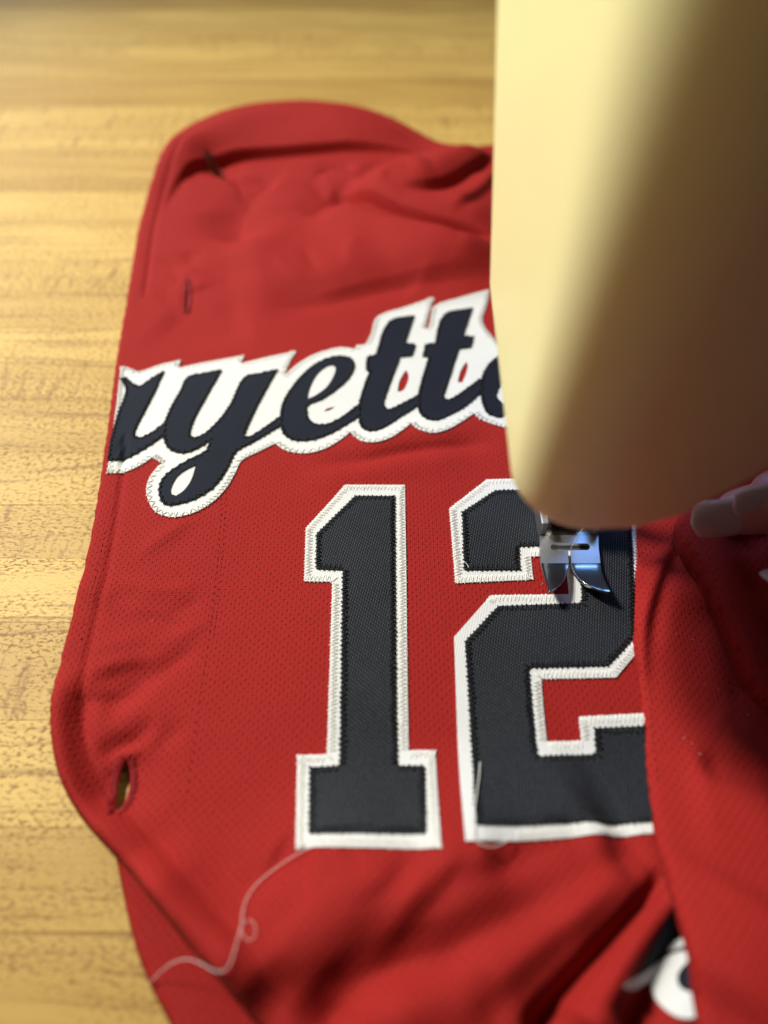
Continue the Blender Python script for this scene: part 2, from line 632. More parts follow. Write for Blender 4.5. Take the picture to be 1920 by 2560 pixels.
# small wrinkles, mostly pulling towards the needle
for k in range(54):
    zone = k % 3
    px, py = ((random.uniform(400, 1180), random.uniform(430, 770)), (random.uniform(220, 470), random.uniform(1350, 1850)), (random.uniform(620, 1500), random.uniform(2140, 2500)))[zone]
    c_ = ground(px, py, 4)
    a_ = math.atan2(115 - c_[1], 60 - c_[0]) + random.gauss(0, .5) if zone != 2 else random.gauss(.65, .25)
    L_ = random.uniform(9, 26) * (1.4 if zone == 0 else 1)
    d_ = np.array([math.cos(a_), math.sin(a_)]) * L_ / 2
    n_ = np.array([-d_[1], d_[0]]) * random.uniform(-.25, .25)
    STROKES_A.append((chaikin(np.array([c_ - d_, c_ + n_, c_ + d_]), 2), random.choice((-1, -1, 1)) * random.uniform(.35, .9), random.uniform(1.6, 3.2) * (1.5 if zone == 0 else 1), 2.4, .45, 1.7))

HEM0, HEM1 = float(ground(300, 1085, 3)[1]), float(ground(300, 765, 3)[1])    # the lettering lies smooth over the edge here


def hA(P):
    P = np.asarray(P, float).reshape(-1, 2)
    h = 4.6 + 7.0 * smooth(60, 25, P[:, 1]) * smooth(-38, 0, P[:, 0]) + 1.0 * smooth(230, 300, P[:, 1]) + 5.0 * smooth(-30, 25, P[:, 0]) * smooth(218, 245, P[:, 1]) * smooth(345, 300, P[:, 1]) + .35 * lumps(P, 60, 3) + .12 * lumps(P, 14, 4)
    for line, amp, s1, s2, ends, pw in STROKES_A:
        m = (P[:, 0] > line[:, 0].min() - 60) & (P[:, 0] < line[:, 0].max() + 60) & (P[:, 1] > line[:, 1].min() - 60) & (P[:, 1] < line[:, 1].max() + 60)
        if not m.any():
            continue
        d, t, sd, _ = dist_poly(P[m], line)
        sg = np.where(sd > 0, s1, s2)
        h[m] += amp * np.exp(-(np.hypot(d, .5) / sg) ** pw) * smooth(0, ends, t) * smooth(0, ends, 1 - t)
    for line, amp, w, reach, ends in STEPS_A:
        lo, hi = line.min(0) - 2.5 * reach, line.max(0) + 2.5 * reach
        m = ((P > lo) & (P < hi)).all(1)
        if not m.any():
            continue
        d, t, sd, _ = dist_poly(P[m], line)
        x = d * sd
        h[m] += amp * smooth(-w, w, x) * np.exp(-(np.maximum(x, 0) / reach) ** 2) * smooth(0, ends, t) * smooth(0, ends, 1 - t)
    d, t, sd, _ = dist_poly(P, OUT_A, True)
    ins = inside(P, OUT_A)
    r = 1.7
    q = np.clip(np.where(ins, d, 0) / r, 0, 1)
    h = np.maximum(h, .9)
    hem = smooth(8, 20, P[:, 1]) * smooth(60, 20, P[:, 0]) * ins * (1 - smooth(HEM0 - 8, HEM0, P[:, 1]) * smooth(HEM1 + 8, HEM1, P[:, 1]))
    h += hem * (.55 * smooth(7.0, 5.6, d) - .5 * np.exp(-((d - 6.9) / .9) ** 2) - .22 * np.exp(-((d - 4.9) / .5) ** 2))
    return h - np.minimum(2.4, h * .8) * (1 - np.sqrt(1 - (1 - q) ** 2))


# overlapping right front: its own rolled edge
edgeB = [(1560, 1180), (1578, 1270), (1577, 1400), (1573, 1520), (1572, 1600), (1583, 1655), (1596, 1720), (1599, 1790), (1604, 1850), (1611, 1930),
         (1623, 2020), (1640, 2110), (1662, 2200), (1688, 2300), (1712, 2400), (1735, 2500), (1752, 2600), (1762, 2650)]


def zB(y):
    return 5.4 + 13 * smooth(66, 8, y)


def on_zfun(px, py, zf):
    z = 5.0
    for _ in range(25):
        g_ = ground(px, py, z)
        z = .5 * z + .5 * float(zf(g_))
    return g_


EB = chaikin(np.array([on_zfun(px, py, lambda q: zB(q[1]) - 1.0) for px, py in edgeB]), 2)
OUT_B = np.concatenate([EB, np.array([[200, -30], [200, 150], [EB[0][0], 150]])])
STROKES_B = []
stroke([(1700, 1310), (1660, 1395), (1628, 1480), (1608, 1560), (1606, 1660), (1610, 1760)], 1.6, 1.8, z=8, dest=STROKES_B)
stroke([(1715, 1340), (1672, 1440), (1645, 1540), (1640, 1640)], -1.0, 2.0, z=8, dest=STROKES_B)
stroke([(1730, 1905), (1800, 1925), (1880, 1950), (1990, 2010)], -2.6, 4.0, z=9, dest=STROKES_B)
stroke([(1700, 1985), (1800, 2005), (1940, 2050)], 1.6, 9, z=9, dest=STROKES_B)
stroke([(1790, 1480), (1760, 1600), (1800, 1740), (1900, 1800)], -3.0, 8, z=9, dest=STROKES_B)
stroke([(1780, 2560), (1840, 2400), (1900, 2250)], 3.0, 16, z=12, dest=STROKES_B)


def hB(P):
    P = np.asarray(P, float).reshape(-1, 2)
    d, t, sd, _ = dist_poly(P, EB)
    d = np.where(inside(P, OUT_B), d, 0)
    h = zB(P[:, 1]) + 6.0 * (1 - np.exp(-d / 22)) * smooth(140, 90, P[:, 1]) + .5 * lumps(P, 45, 9)
    for line, amp, s1, s2, ends, pw in STROKES_B:
        dd, tt, ss, _ = dist_poly(P, line)
        h += amp * np.exp(-(dd / np.where(ss > 0, s1, s2)) ** 2) * smooth(0, ends, tt) * smooth(0, ends, 1 - tt)
    q = np.clip(d / 2.4, 0, 1)
    return h - 1.9 * (1 - np.sqrt(1 - (1 - q) ** 2))


# bunch of cloth lifted by the fingers
edgeC = [(1722, 1240), (1697, 1290), (1696, 1335), (1722, 1380), (1762, 1445), (1802, 1525), (1838, 1612), (1872, 1690), (1915, 1765), (1990, 1850), (2100, 1920)]
EC = chaikin(np.array([on_zfun(px, py, lambda q: 13.0) for px, py in edgeC]), 2)
OUT_C = np.concatenate([EC, np.array([[200, EC[-1][1]], [200, 140], [EC[0][0] + 12, 140]])])


def hC(P):
    P = np.asarray(P, float).reshape(-1, 2)
    d, t, sd, _ = dist_poly(P, EC)
    d = np.where(inside(P, OUT_C), d, 0)
    h = 13.5 + 4.0 * (1 - np.exp(-d / 9)) - 4.0 * np.exp(-((d - 14) / 6) ** 2) * smooth(.1, .3, t) * smooth(1, .6, t) + 1.2 * lumps(P, 24, 12)
    q = np.clip(d / 2.6, 0, 1)
    return h - 5.5 * (1 - np.sqrt(1 - (1 - q) ** 2)) - 6 * smooth(.72, 1, t) * np.exp(-d / 12)


# layer of the jersey that shows below the curled edge
edgeL = [(330, 2060), (285, 2120), (296, 2180), (312, 2260), (330, 2340), (352, 2410), (378, 2470), (410, 2530), (450, 2610), (480, 2660)]
EL = chaikin(gp([(a, b, .5) for a, b in edgeL]), 2)
OUT_L = np.concatenate([EL, np.array([[15, -30], [15, 60], [-40, 75]])])


def hL(P):
    P = np.asarray(P, float).reshape(-1, 2)
    d, t, sd, _ = dist_poly(P, EL)
    d = np.where(inside(P, OUT_L), d, 0)
    h = 1.9 + .4 * lumps(P, 30, 21) + .5 * smooth(4, 14, d) * 0
    q = np.clip(d / 2.0, 0, 1)
    return np.maximum(h - 1.5 * (1 - np.sqrt(1 - (1 - q) ** 2)), .25)


def sheet(name, outline, holes, step, hf, mat, parent, thick=.55):
    x0, y0 = outline.min(0) - step
    x1, y1 = outline.max(0) + step
    nx, ny = int((x1 - x0) / step) + 2, int((y1 - y0) / step) + 2
    X, Y = np.meshgrid(x0 + step * np.arange(nx), y0 + step * np.arange(ny))
    P = np.stack([X.ravel(), Y.ravel()], 1)
    idx = np.arange(nx * ny).reshape(ny, nx)
    Q = np.stack([idx[:-1, :-1], idx[:-1, 1:], idx[1:, 1:], idx[1:, :-1]], -1).reshape(-1, 4)
    C = P[Q].mean(1)
    keep = inside(C, outline)
    for h_ in holes:
        keep &= ~inside(C, h_)
    Q = Q[keep]
    # boundary vertices slide onto the outline
    e = np.concatenate([Q[:, [0, 1]], Q[:, [1, 2]], Q[:, [2, 3]], Q[:, [3, 0]]])
    es = np.sort(e, 1)
    key = es[:, 0].astype(np.int64) * (nx * ny) + es[:, 1]
    u, c = np.unique(key, return_counts=True)
    bk = u[c == 1]
    bv = np.unique(np.concatenate([bk // (nx * ny), bk % (nx * ny)]))
    best = None
    for line in [outline] + holes:
        d, _, _, near = dist_poly(P[bv], line, True)
        if best is None:
            best, bn = d, near
        else:
            m = d < best
            best = np.where(m, d, best)
            bn[m] = near[m]
    P[bv] = bn
    used = np.unique(Q)
    remap = np.full(nx * ny, -1)
    remap[used] = np.arange(len(used))
    V = P[used]
    H = hf(V)
    o = link_mesh(name, np.column_stack([V, H]), remap[Q], mat, parent)
    if thick:
        m = o.modifiers.new('thickness', 'SOLIDIFY')
        m.thickness = thick * S
        m.offset = -1
    return o


front = sheet('front_panel', OUT_A, HOLES_A, .8, hA, RED, jersey)
flap = sheet('overlapping_front', OUT_B, [], .8, hB, RED_HEM, jersey)
bunch = sheet('gathered_fold', OUT_C, [], .9, hC, RED, jersey)
under = sheet('under_layer', OUT_L, [], .9, hL, RED, jersey)


# ------------------------------------------------------------------ twill patches draped on the cloth
def on_surf(pts, hf=hA, extra=.4):
    a = np.array(pts, float)
    z = np.full(len(a), 3.5)
    for _ in range(14):
        g_ = ground(a[:, 0], a[:, 1], z)
        z = .5 * z + .5 * (hf(g_) + extra)
    return ground(a[:, 0], a[:, 1], z)


def patch(name, rings, z0, z1, mat, parent, hf=hA, grid=1.3, edge=.8):
    """flat twill piece: rings[0] outline, the rest holes (ground mm), from z0 to z1 above the cloth"""
    dens = [resample(r, edge) for r in rings]
    verts, edges = [], []
    for r in dens:
        n = len(verts)
        verts += [Vector((float(p[0]), float(p[1]))) for p in r]
        edges += [(n + i, n + (i + 1) % len(r)) for i in range(len(r))]
    lo, hi = dens[0].min(0), dens[0].max(0)
    X, Y = np.meshgrid(np.arange(lo[0], hi[0], grid), np.arange(lo[1], hi[1], grid))
    G = np.stack([X.ravel(), Y.ravel()], 1)
    ok = inside(G, dens[0])
    for r in dens[1:]:
        ok &= ~inside(G, r)
    for r in dens:
        ok &= dist_poly(G, r, True)[0] > .45 * grid
    verts += [Vector((float(p[0]), float(p[1]))) for p in G[ok]]
    vo, eo, fo, ov, oe, of = delaunay_2d_cdt(verts, edges, [], 0, 1e-6)
    V = np.array([(v.x, v.y) for v in vo])
    T = np.array([f for f in fo])
    C = V[T].mean(1)
    k = inside(C, dens[0])
    for r in dens[1:]:
        k &= ~inside(C, r)
    T = T[k]
    h = hf(V)
    n = len(V)
    verts3 = np.concatenate([np.column_stack([V, h + z1]), np.column_stack([V, h + z0])])
    faces = [tuple(t) for t in T.tolist()]
    cnt = {}
    for t in faces:
        for a, b_ in ((t[0], t[1]), (t[1], t[2]), (t[2], t[0])):
            cnt[(a, b_)] = 1
    for (a, b_) in list(cnt):
        if (b_, a) not in cnt:
            faces.append((b_, a, a + n, b_ + n))
    o = link_mesh(name, verts3, faces, mat, parent, False)
    return o


def zigzag(name, rings, z, mat, parent, inner=1.7, outer=.3, pitch=.62, rad=.17, hf=hA, where=None, closed=True):
    """dense zigzag stitch straddling the edge of a patch; ring direction decides the inside"""
    mb = MB()
    for ring in rings:
        p = resample(ring, pitch, closed)
        n = len(p)
        area2 = np.sum(p[:, 0] * np.roll(p[:, 1], -1) - np.roll(p[:, 0], -1) * p[:, 1])
        q = np.roll(p, -1, 0) - np.roll(p, 1, 0)
        nrm = np.stack([-q[:, 1], q[:, 0]], 1)
        nrm /= np.linalg.norm(nrm, axis=1)[:, None] + 1e-9
        if area2 < 0:
            nrm = -nrm
        pts = []
        runs = []
        for i in range(n):
            if where is not None and not where(p[i]):
                if len(pts) > 1:
                    runs.append(pts)
                pts = []
                continue
            off = (inner + random.uniform(-.22, .22)) if i % 2 else (-outer + random.uniform(-.1, .12))
            pts.append(p[i] + nrm[i] * off + rng.normal(0, .05, 2))
        if len(pts) > 1:
            runs.append(pts)
        for r in runs:
            r = np.array(r)
            hh = hf(r) + z
            P3 = np.column_stack([r, hh])
            for a, b_ in zip(P3[:-1], P3[1:]):
                m = (a + b_) / 2 + np.array([0, 0, .16])
                mb.tube([a - [0, 0, .2], a * .8 + b_ * .2 + [0, 0, .08], m, a * .2 + b_ * .8 + [0, 0, .08], b_ - [0, 0, .2]], rad, 4, False)
    if not mb.v:
        return None
    o = mb.build(name, mat, parent)
    o['kind'] = 'stuff'
    return o


T1, T2 = .42, .85
one_white = [(862, 1212), (1012, 1212), (1015.6, 1424), (1018, 1668), (1019.5, 1780), (1021, 1876), (1088, 1875), (1102, 2118), (740, 2121),
             (743, 1888), (817.5, 1886), (821, 1780), (831, 1454), (760.7, 1453), (764.7, 1320)]
one_navy = [(888, 1239), (986, 1240), (987, 1424), (989.6, 1780), (993.4, 1914), (1060.5, 1914), (1064.3, 2081), (772, 2082.5), (774.4, 1918),
            (849, 1914), (851.6, 1780), (857, 1424), (790.5, 1421), (791, 1334.6)]
two_white = [(1216.5, 1198.6), (1500, 1193), (1600, 1280), (1612, 1580), (1600, 1622), (1540.5, 1693.3), (1352.5, 1697), (1366.7, 1854.3), (1454.4, 1851),
             (1447.7, 1792), (1598, 1783.5), (1740, 1776), (1762, 2075), (1631.6, 2082), (1164, 2102.4), (1139, 1702), (1135.4, 1592), (1226.6, 1488),
             (1422.4, 1485.5), (1412, 1389), (1327, 1391), (1333, 1448.4), (1138.8, 1457.5), (1123.6, 1271)]
two_navy = [(1238.4, 1225.6), (1490, 1220), (1577, 1290), (1588, 1588), (1571, 1607), (1518.6, 1662.7), (1320, 1667), (1343, 1891.5), (1491.6, 1884.7),
            (1486.5, 1820.6), (1596, 1815.5), (1738, 1809), (1758, 2044), (1621.5, 2053.5), (1191, 2060), (1182.7, 1910), (1169, 1684), (1162.4, 1603.6), (1245, 1515),
            (1455, 1507.4), (1452, 1362), (1295.8, 1364), (1299, 1423), (1160.8, 1423.7), (1155.7, 1279.6)]


def block_number(name, label, white, navy, where=None):
    rw, rn = on_surf(white), on_surf(navy, extra=.8)
    w = patch(name, [rw], -.3, T1, WHITE, jersey)
    w['label'] = label
    f = patch('navy_face', [rn], T1 - .1, T2, NAVY, w)
    zigzag('navy_stitching', [rn], T2 + .02, NAVY_T, w)
    zigzag('white_stitching', [rw], T1 - .04, WHITE_T, w, inner=2.3, outer=.15, pitch=.5, rad=.15, where=where)
    return w


block_number('number_patch', 'navy block number 1 with white border', one_white, one_navy)


# the border of the 2 is still unsewn from the presser foot round its left side to the lower corner
_u = on_surf([(1432, 1440), (1432, 1496), (1222, 1496), (1100, 1590), (1110, 1720), (1150, 2130), (1290, 2130), (1290, 2050), (1200, 2050), (1170, 1600), (1240, 1505), (1410, 1500), (1405, 1440)])


def sewn(p):
    return not inside(np.array([p]), _u)[0]


block_number('number_patch', 'navy block number 2 with white border, partly unsewn', two_white, two_navy, sewn)

Z0 = (260, 680)


def zc(pts):
    return [(Z0[0] + (a - (10 if a < 110 else 0)) / 1.659, Z0[1] + b / 1.659) for a, b in pts]


script_white = zc([(80, 392), (105, 395), (140, 412), (165, 408), (230, 385), (318, 365), (306, 398), (400, 378), (580, 345), (566, 380), (680, 352), (795, 328), (762, 388), (745, 432),
                   (790, 392), (845, 355), (905, 330), (980, 312), (1040, 318), (1050, 305), (1085, 298), (1110, 250), (1135, 185), (1250, 145), (1365, 105), (1348, 165), (1330, 237), (1345, 232),
                   (1358, 180), (1372, 140), (1480, 105), (1600, 72), (1588, 130), (1570, 210), (1640, 300), (1760, 300), (1780, 560), (1680, 640), (1600, 625), (1562, 608), (1535, 585), (1490, 615), (1440, 645),
                   (1380, 665), (1330, 660), (1295, 645), (1275, 625), (1230, 660), (1180, 690), (1120, 705), (1070, 700), (1040, 680), (1022, 662), (980, 695), (920, 730),
                   (850, 750), (790, 748), (745, 735), (710, 710), (640, 745), (572, 780), (545, 830), (510, 890), (460, 945), (390, 990), (320, 1012), (270, 1015),
                   (215, 995), (185, 950), (175, 900), (190, 850), (225, 805), (245, 795), (218, 778), (200, 768), (160, 795), (110, 820), (60, 832), (22, 834),
                   (34, 760), (50, 640), (66, 520)])
sw_holes = [zc([(1255, 410), (1258, 440), (1240, 485), (1222, 495), (1232, 450)]), zc([(1505, 375), (1500, 410), (1482, 455), (1472, 455), (1485, 410)]),
            zc([(960, 558), (940, 572), (912, 580), (925, 566)])]
L_a = zc([(80, 440), (100, 440), (125, 468), (150, 475), (200, 440), (245, 412), (205, 500), (160, 585), (130, 645), (124, 678), (150, 690), (195, 668), (252, 626),
          (252, 662), (235, 682), (180, 720), (120, 755), (70, 775), (28, 778), (48, 665), (70, 590), (95, 520), (103, 490), (95, 462)])
L_y = zc([(350, 435), (415, 420), (485, 405), (430, 500), (380, 590), (355, 650), (355, 680), (375, 690), (420, 670), (490, 600), (530, 540), (585, 435), (650, 420), (715, 405),
          (650, 520), (605, 610), (575, 680), (600, 685), (660, 650), (735, 596), (735, 628), (700, 652), (620, 700), (545, 742), (510, 810), (460, 880), (390, 930), (320, 955),
          (260, 962), (235, 935), (232, 890), (250, 850), (300, 810), (370, 770), (425, 740), (442, 690), (400, 720), (340, 745), (290, 740), (260, 715), (250, 680),
          (252, 630), (280, 560), (320, 490)])
L_y_hole = zc([(385, 795), (340, 815), (300, 845), (275, 890), (275, 920), (300, 930), (335, 905), (365, 860)])
L_e = zc([(733, 600), (745, 540), (780, 480), (830, 420), (890, 375), (950, 352), (1000, 350), (1028, 365), (1035, 395), (1010, 440), (960, 485), (900, 525), (842, 550),
          (838, 580), (850, 615), (880, 632), (930, 630), (990, 600), (1056, 550), (1058, 590), (1000, 630), (940, 665), (870, 690), (800, 695), (760, 680), (738, 650)])
L_e_hole = zc([(842, 530), (880, 512), (925, 478), (955, 430), (963, 396), (950, 382), (925, 386), (885, 415), (857, 460), (842, 505)])
L_t1 = zc([(1185, 205), (1285, 180), (1245, 295), (1290, 300), (1275, 345), (1225, 350), (1165, 510), (1157, 548), (1175, 573), (1210, 560), (1302, 512), (1302, 546),
           (1230, 595), (1160, 640), (1110, 655), (1075, 645), (1060, 612), (1058, 560), (1075, 490), (1105, 410), (1090, 402), (1095, 350), (1130, 345)])
L_t2 = zc([(1415, 175), (1525, 150), (1485, 265), (1530, 268), (1520, 310), (1470, 315), (1412, 490), (1406, 520), (1430, 533), (1470, 510), (1562, 442), (1562, 490),
           (1500, 550), (1430, 590), (1380, 610), (1340, 605), (1312, 580), (1304, 540), (1312, 480), (1350, 350), (1325, 348), (1335, 300), (1375, 295)])
L_e2 = zc([(1564, 490), (1572, 430), (1610, 370), (1670, 340), (1720, 350), (1722, 400), (1640, 470), (1625, 520), (1660, 550), (1720, 520), (1720, 560), (1640, 600), (1590, 580)])


def spline(p, n=4):
    """closed curve through the points, kept sharp where they turn hard"""
    N_ = len(p)
    t = np.roll(p, -1, 0) - np.roll(p, 1, 0)
    a, b_ = p - np.roll(p, 1, 0), np.roll(p, -1, 0) - p
    la, lb = np.linalg.norm(a, axis=1), np.linalg.norm(b_, axis=1)
    cos = (a * b_).sum(1) / (la * lb + 1e-9)
    t = t / (np.linalg.norm(t, axis=1)[:, None] + 1e-9)
    out = []
    for i in range(N_):
        j = (i + 1) % N_
        m0 = t[i] if cos[i] > .45 else b_[i] / (lb[i] + 1e-9)
        m1 = t[j] if cos[j] > .45 else a[j] / (la[j] + 1e-9)
        for k in range(n):
            u = k / n
            h1, h2, h3, h4 = 2 * u ** 3 - 3 * u * u + 1, u ** 3 - 2 * u * u + u, -2 * u ** 3 + 3 * u * u, u ** 3 - u * u
            out.append(h1 * p[i] + h2 * m0 * lb[i] + h3 * p[j] + h4 * m1 * lb[i])
    return np.array(out)


def grow(p, a):
    q = np.roll(p, -1, 0) - np.roll(p, 1, 0)
    n = np.stack([q[:, 1], -q[:, 0]], 1)
    n /= np.linalg.norm(n, axis=1)[:, None] + 1e-9
    if np.sum(p[:, 0] * np.roll(p[:, 1], -1) - np.roll(p[:, 0], -1) * p[:, 1]) < 0:
        n = -n
    return p + n * a


def rings(lst, smooth_n=1, **k):
    return [spline(on_surf(r, **k)) for r in lst]


sw = rings([script_white] + sw_holes, 1)
sw = sw[:1] + [grow(r, .45) for r in sw[1:3]] + sw[3:]
script = patch('script_lettering', sw, -.3, T1, WHITE, jersey)
script['label'] = 'white twill backing of the script lettering'
zigzag('white_stitching', [sw[0]], T1 + .02, WHITE_T, script, inner=1.8, outer=.2, pitch=.7, rad=.15)
for lst in ([L_a], [L_y, L_y_hole], [L_e, L_e_hole], [L_t1], [L_t2], [L_e2]):
    rr_ = [grow(r, .28 if k == 0 else -.2) for k, r in enumerate(rings(lst, 1, extra=.8))]
    patch('letter', rr_, T1 - .1, T2, NAVY2, script)
    zigzag('navy_stitching', [rr_[0]], T2 + .02, NAVY_T, script, inner=1.1, outer=.25, pitch=.8)

# lettering half hidden in the fold under the right front
Z1 = (1520, 2200)


def zd(pts):
    return [(Z1[0] + a / 4.1475, Z1[1] + b / 4.1475) for a, b in pts]


nb = on_surf(zd([(650, 330), (720, 520), (900, 560), (1100, 700), (1100, 1250), (860, 1230), (700, 1180), (640, 1060), (560, 960), (420, 980), (300, 1010), (420, 790), (560, 540)]), extra=.4)
wb = chaikin(on_surf(zd([(165, 1105), (260, 1030), (400, 950), (520, 850), (640, 775), (760, 735), (850, 735), (870, 800), (800, 870), (745, 930), (712, 1000), (722, 1080),
                        (775, 1140), (850, 1160), (930, 1200), (1000, 1300), (980, 1400), (880, 1435), (780, 1438), (690, 1410), (600, 1350), (520, 1270), (470, 1180),
                        (455, 1090), (458, 1045), (380, 1085), (300, 1135), (220, 1150)]), extra=.8), 2, True)
wb2 = chaikin(on_surf(zd([(610, 735), (650, 660), (730, 605), (860, 580), (900, 640), (760, 695), (660, 740)]), extra=.8), 2, True)
hid = patch('side_lettering', [nb], -.3, .4, NAVY2, jersey)
hid['label'] = 'navy and white lettering half hidden in the fold'
patch('white_swash', [wb], .3, .85, WHITE, hid)
patch('white_swash', [wb2], .3, .85, WHITE, hid)


# ------------------------------------------------------------------ buttonholes and seam stitches
def buttonhole(ring, name='buttonhole', w=1.0):
    mb = MB()
    c = ring.mean(0)
    p = resample(ring, .38)
    n = len(p)
    for i in range(n):
        d = p[i] - p[(i + 1) % n]
        nn = np.array([d[1], -d[0]])
        nn /= np.linalg.norm(nn) + 1e-9
        if nn @ (p[i] - c) < 0:
            nn = -nn
        a = p[i] - nn * .1
        b_ = p[i] + nn * (w + random.uniform(-.2, .2)) + rng.normal(0, .08, 2)
        ha, hb = hA(a)[0], hA(b_)[0]
        mb.tube([(a[0], a[1], ha - .3), (a[0], a[1], ha + .2), tuple((a + b_) / 2) + ((ha + hb) / 2 + .35,), (b_[0], b_[1], hb)], .2, 4, False)
    o = mb.build(name, RED_T, jersey)
    return o


buttonhole(HOLE1, w=1.5)
buttonhole(HOLE2)
buttonhole(HOLE3, w=1.3)


def stitch_row(pts, hf, gap, length, mat, name='seam_stitching', r=.13, up=-.03):
    mb = MB()
    line = resample(chaikin(on_surf(pts, hf, 0), 2), .2, False)
    seg = np.linalg.norm(np.diff(line, axis=0), axis=1)
    cum = np.concatenate([[0], np.cumsum(seg)])
    s = 0
    while s + length < cum[-1]:
        q = [np.array([np.interp(s + length * k / 3, cum, line[:, j]) for j in (0, 1)]) + rng.normal(0, .06, 2) for k in range(4)]
        hh = hf(np.array(q))
        zz = [-.15, .1, .1, -.15]
        mb.tube([(a[0], a[1], h_ + e_ + up) for a, h_, e_ in zip(q, hh, zz)], r, 5)
        s += gap * random.uniform(.85, 1.2)
    o = mb.build(name, mat, jersey)
    o['kind'] = 'stuff'
    return o


stitch_row([(556, 1230), (550, 1330), (540, 1450), (522, 1600), (498, 1760), (478, 1900), (462, 2010)], hA, 2.2, .9, DRED_T)
stitch_row([(566, 1232), (560, 1332), (551, 1452), (533, 1602)], hA, 2.2, .9, DRED_T)
stitch_row([(262, 1330), (245, 1410), (226, 1490), (208, 1570), (192, 1650)], hA, 2.0, .9, RED_T)
stitch_row([(1626, 1720), (1628, 1790), (1634, 1860), (1645, 1950)], hB, 2.2, 1.0, DRED_T)

# ------------------------------------------------------------------ loose threads
def thread(name, pts, label, r=.16, closed=False, mat=WHITE_T):
    p = chaikin(np.array(pts), 3)
    mb = MB()
    mb.tube(p, r, 6)
    o = mb.build(name, mat)
    tag(o, label, 'thread')
    return o


def lay(pts, lift, hf=hA):
    g_ = on_surf([p[:2] for p in pts], hf, lift)
    h_ = hf(g_)
    return [(a[0], a[1], b_ + lift) for a, b_ in zip(g_, h_)]


t1 = lay([(775, 2119), (740, 2136), (700, 2162), (655, 2195), (620, 2235), (607, 2272), (604, 2310), (598, 2335), (588, 2368), (580, 2398)], .75)
# over the curled edge, down to the under layer
t1 += lay([(568, 2424), (550, 2431)], .9)
zz = [(568, 2424, 9.0), (548, 2431, 9.0), (515, 2415, 10.0), (490, 2402, 10.0), (462, 2396, 9.0), (428, 2407, 7.0), (400, 2430, 4.5), (374, 2457, 2.2)]
t1 += lay([(532, 2426), (515, 2416), (490, 2402)], .9, lambda P: np.maximum(hA(P), hL(P)))
t1 += [tuple(ground(a, b_, c_)) + (c_,) for a, b_, c_ in zz[4:]]
thread('loose_thread', t1, 'long white loose thread trailing from the corner of the number 1', .07)
lp = lay([(603, 2322), (612, 2302), (630, 2300), (641, 2320), (636, 2346), (622, 2353), (608, 2340), (601, 2318)], .5)
thread('loose_thread', lp, 'tiny looped thread curl beside the long loose thread', .045)
t2 = lay([(1200, 1905), (1198, 1940), (1193, 1975), (1189, 2005), (1182, 2045), (1179, 2080), (1190, 2104), (1215, 2117), (1242, 2116), (1266, 2104), (1276, 2092)], 1.7)
thread('loose_thread', t2, 'short white thread end looping over the corner of the number 2', .12)
t3 = lay([(1122, 1378), (1126, 1385), (1130, 1392)], .7) 
t4 = lay([(1158, 1402), (1168, 1410), (1172, 1420)], 1.3)
thread('loose_thread', t4, 'tiny white thread end on the upper left of the number 2', .08)

# ------------------------------------------------------------------ the sewing machine
machine = thing('sewing_machine', 'cream yellow sewing machine with chrome presser foot sewing on the red jersey', 'sewing machine')


def head_ring(z, inset):
    """plan outline of the head at height z"""
    lean = max(0, z - 52) * .29
    lean_b = max(0, z - 52) * .10
    pts = []
    x0, x1, y0, y1 = 25.0 - max(0, z - 52) * .075 + inset, 112 - inset, 79 + inset - lean, 166 - inset + lean_b
    rc = max(14 - inset, 1.5)
    # front-left corner, rounded; front bulges then falls back to the right
    for k in range(13):
        a = math.pi + (math.pi / 2) * k / 12
        pts.append((x0 + rc + rc * math.cos(a), y0 + rc + rc * math.sin(a)))
    for k in range(1, 10):
        f = k / 9
        pts.append((x0 + rc + (x1 - x0 - rc) * f, y0 + 26 * f ** 1.9))
    pts.append((x1, y1 - 8))
    rb = max(24 - inset, 1.5)
    pts.append((x1 - 6, y1))
    for k in range(11):
        a = math.pi / 2 + (math.pi / 2) * k / 10
        pts.append((x0 + rb + rb * math.cos(a), y1 - rb + rb * math.sin(a)))
    return pts


levels = []
R_B = 11.0
ZB = 47.0
levels.append((ZB + .0, R_B + 6))
for k in range(8):
    a = (math.pi / 2) * k / 7
    levels.append((ZB + R_B * (1 - math.cos(a)), R_B * (1 - math.sin(a))))
for z in (62, 70, 80, 95, 110, 125, 140, 160, 180, 200):
    levels.append((z, 0))
levels += [(208, 2), (213, 6), (215, 12)]
mb = MB()
rows_ = []
for z, ins in levels:
    ring = head_ring(z, ins)
    rows_.append([(x, y, z + 4 + .72 * max(0, x - 51.5) ** 1.05 * max(0, 1 - (z - ZB) / 90) +   .0055 * max(0, y - 108) ** 2 * max(0, 1 - (z - ZB) / 75)) for x, y in ring])
nr = len(rows_[0])
vs_ = [p for r in rows_ for p in r]
fs_ = []
for i in range(len(rows_) - 1):
    for k in range(nr):
        k2 = (k + 1) % nr
        fs_.append((i * nr + k, i * nr + k2, (i + 1) * nr + k2, (i + 1) * nr + k))
fs_.append(tuple(range(nr - 1, -1, -1)))
fs_.append(tuple((len(rows_) - 1) * nr + k for k in range(nr)))
mb.add(vs_, fs_)
mb.build('head_casing', CREAM, machine)
mb = MB()
mb.box(108, 330, 96, 162, 112, 200)
bevel(mb.build('arm', CREAM, machine), 14, 5)
mb = MB()
mb.box(322, 410, 84, 172, -1.5, 204)
bevel(mb.build('pillar', CREAM, machine), 12, 5)
# screws of the face plate
for (yy, zz_) in ((150, 175), (92, 178)):
    mb = MB()
    mb.tube([(27, yy, zz_), (25.4, yy, zz_), (24.9, yy, zz_)], [4, 4, 3.2], 20)
    mb.build('screw', STEEL, machine)

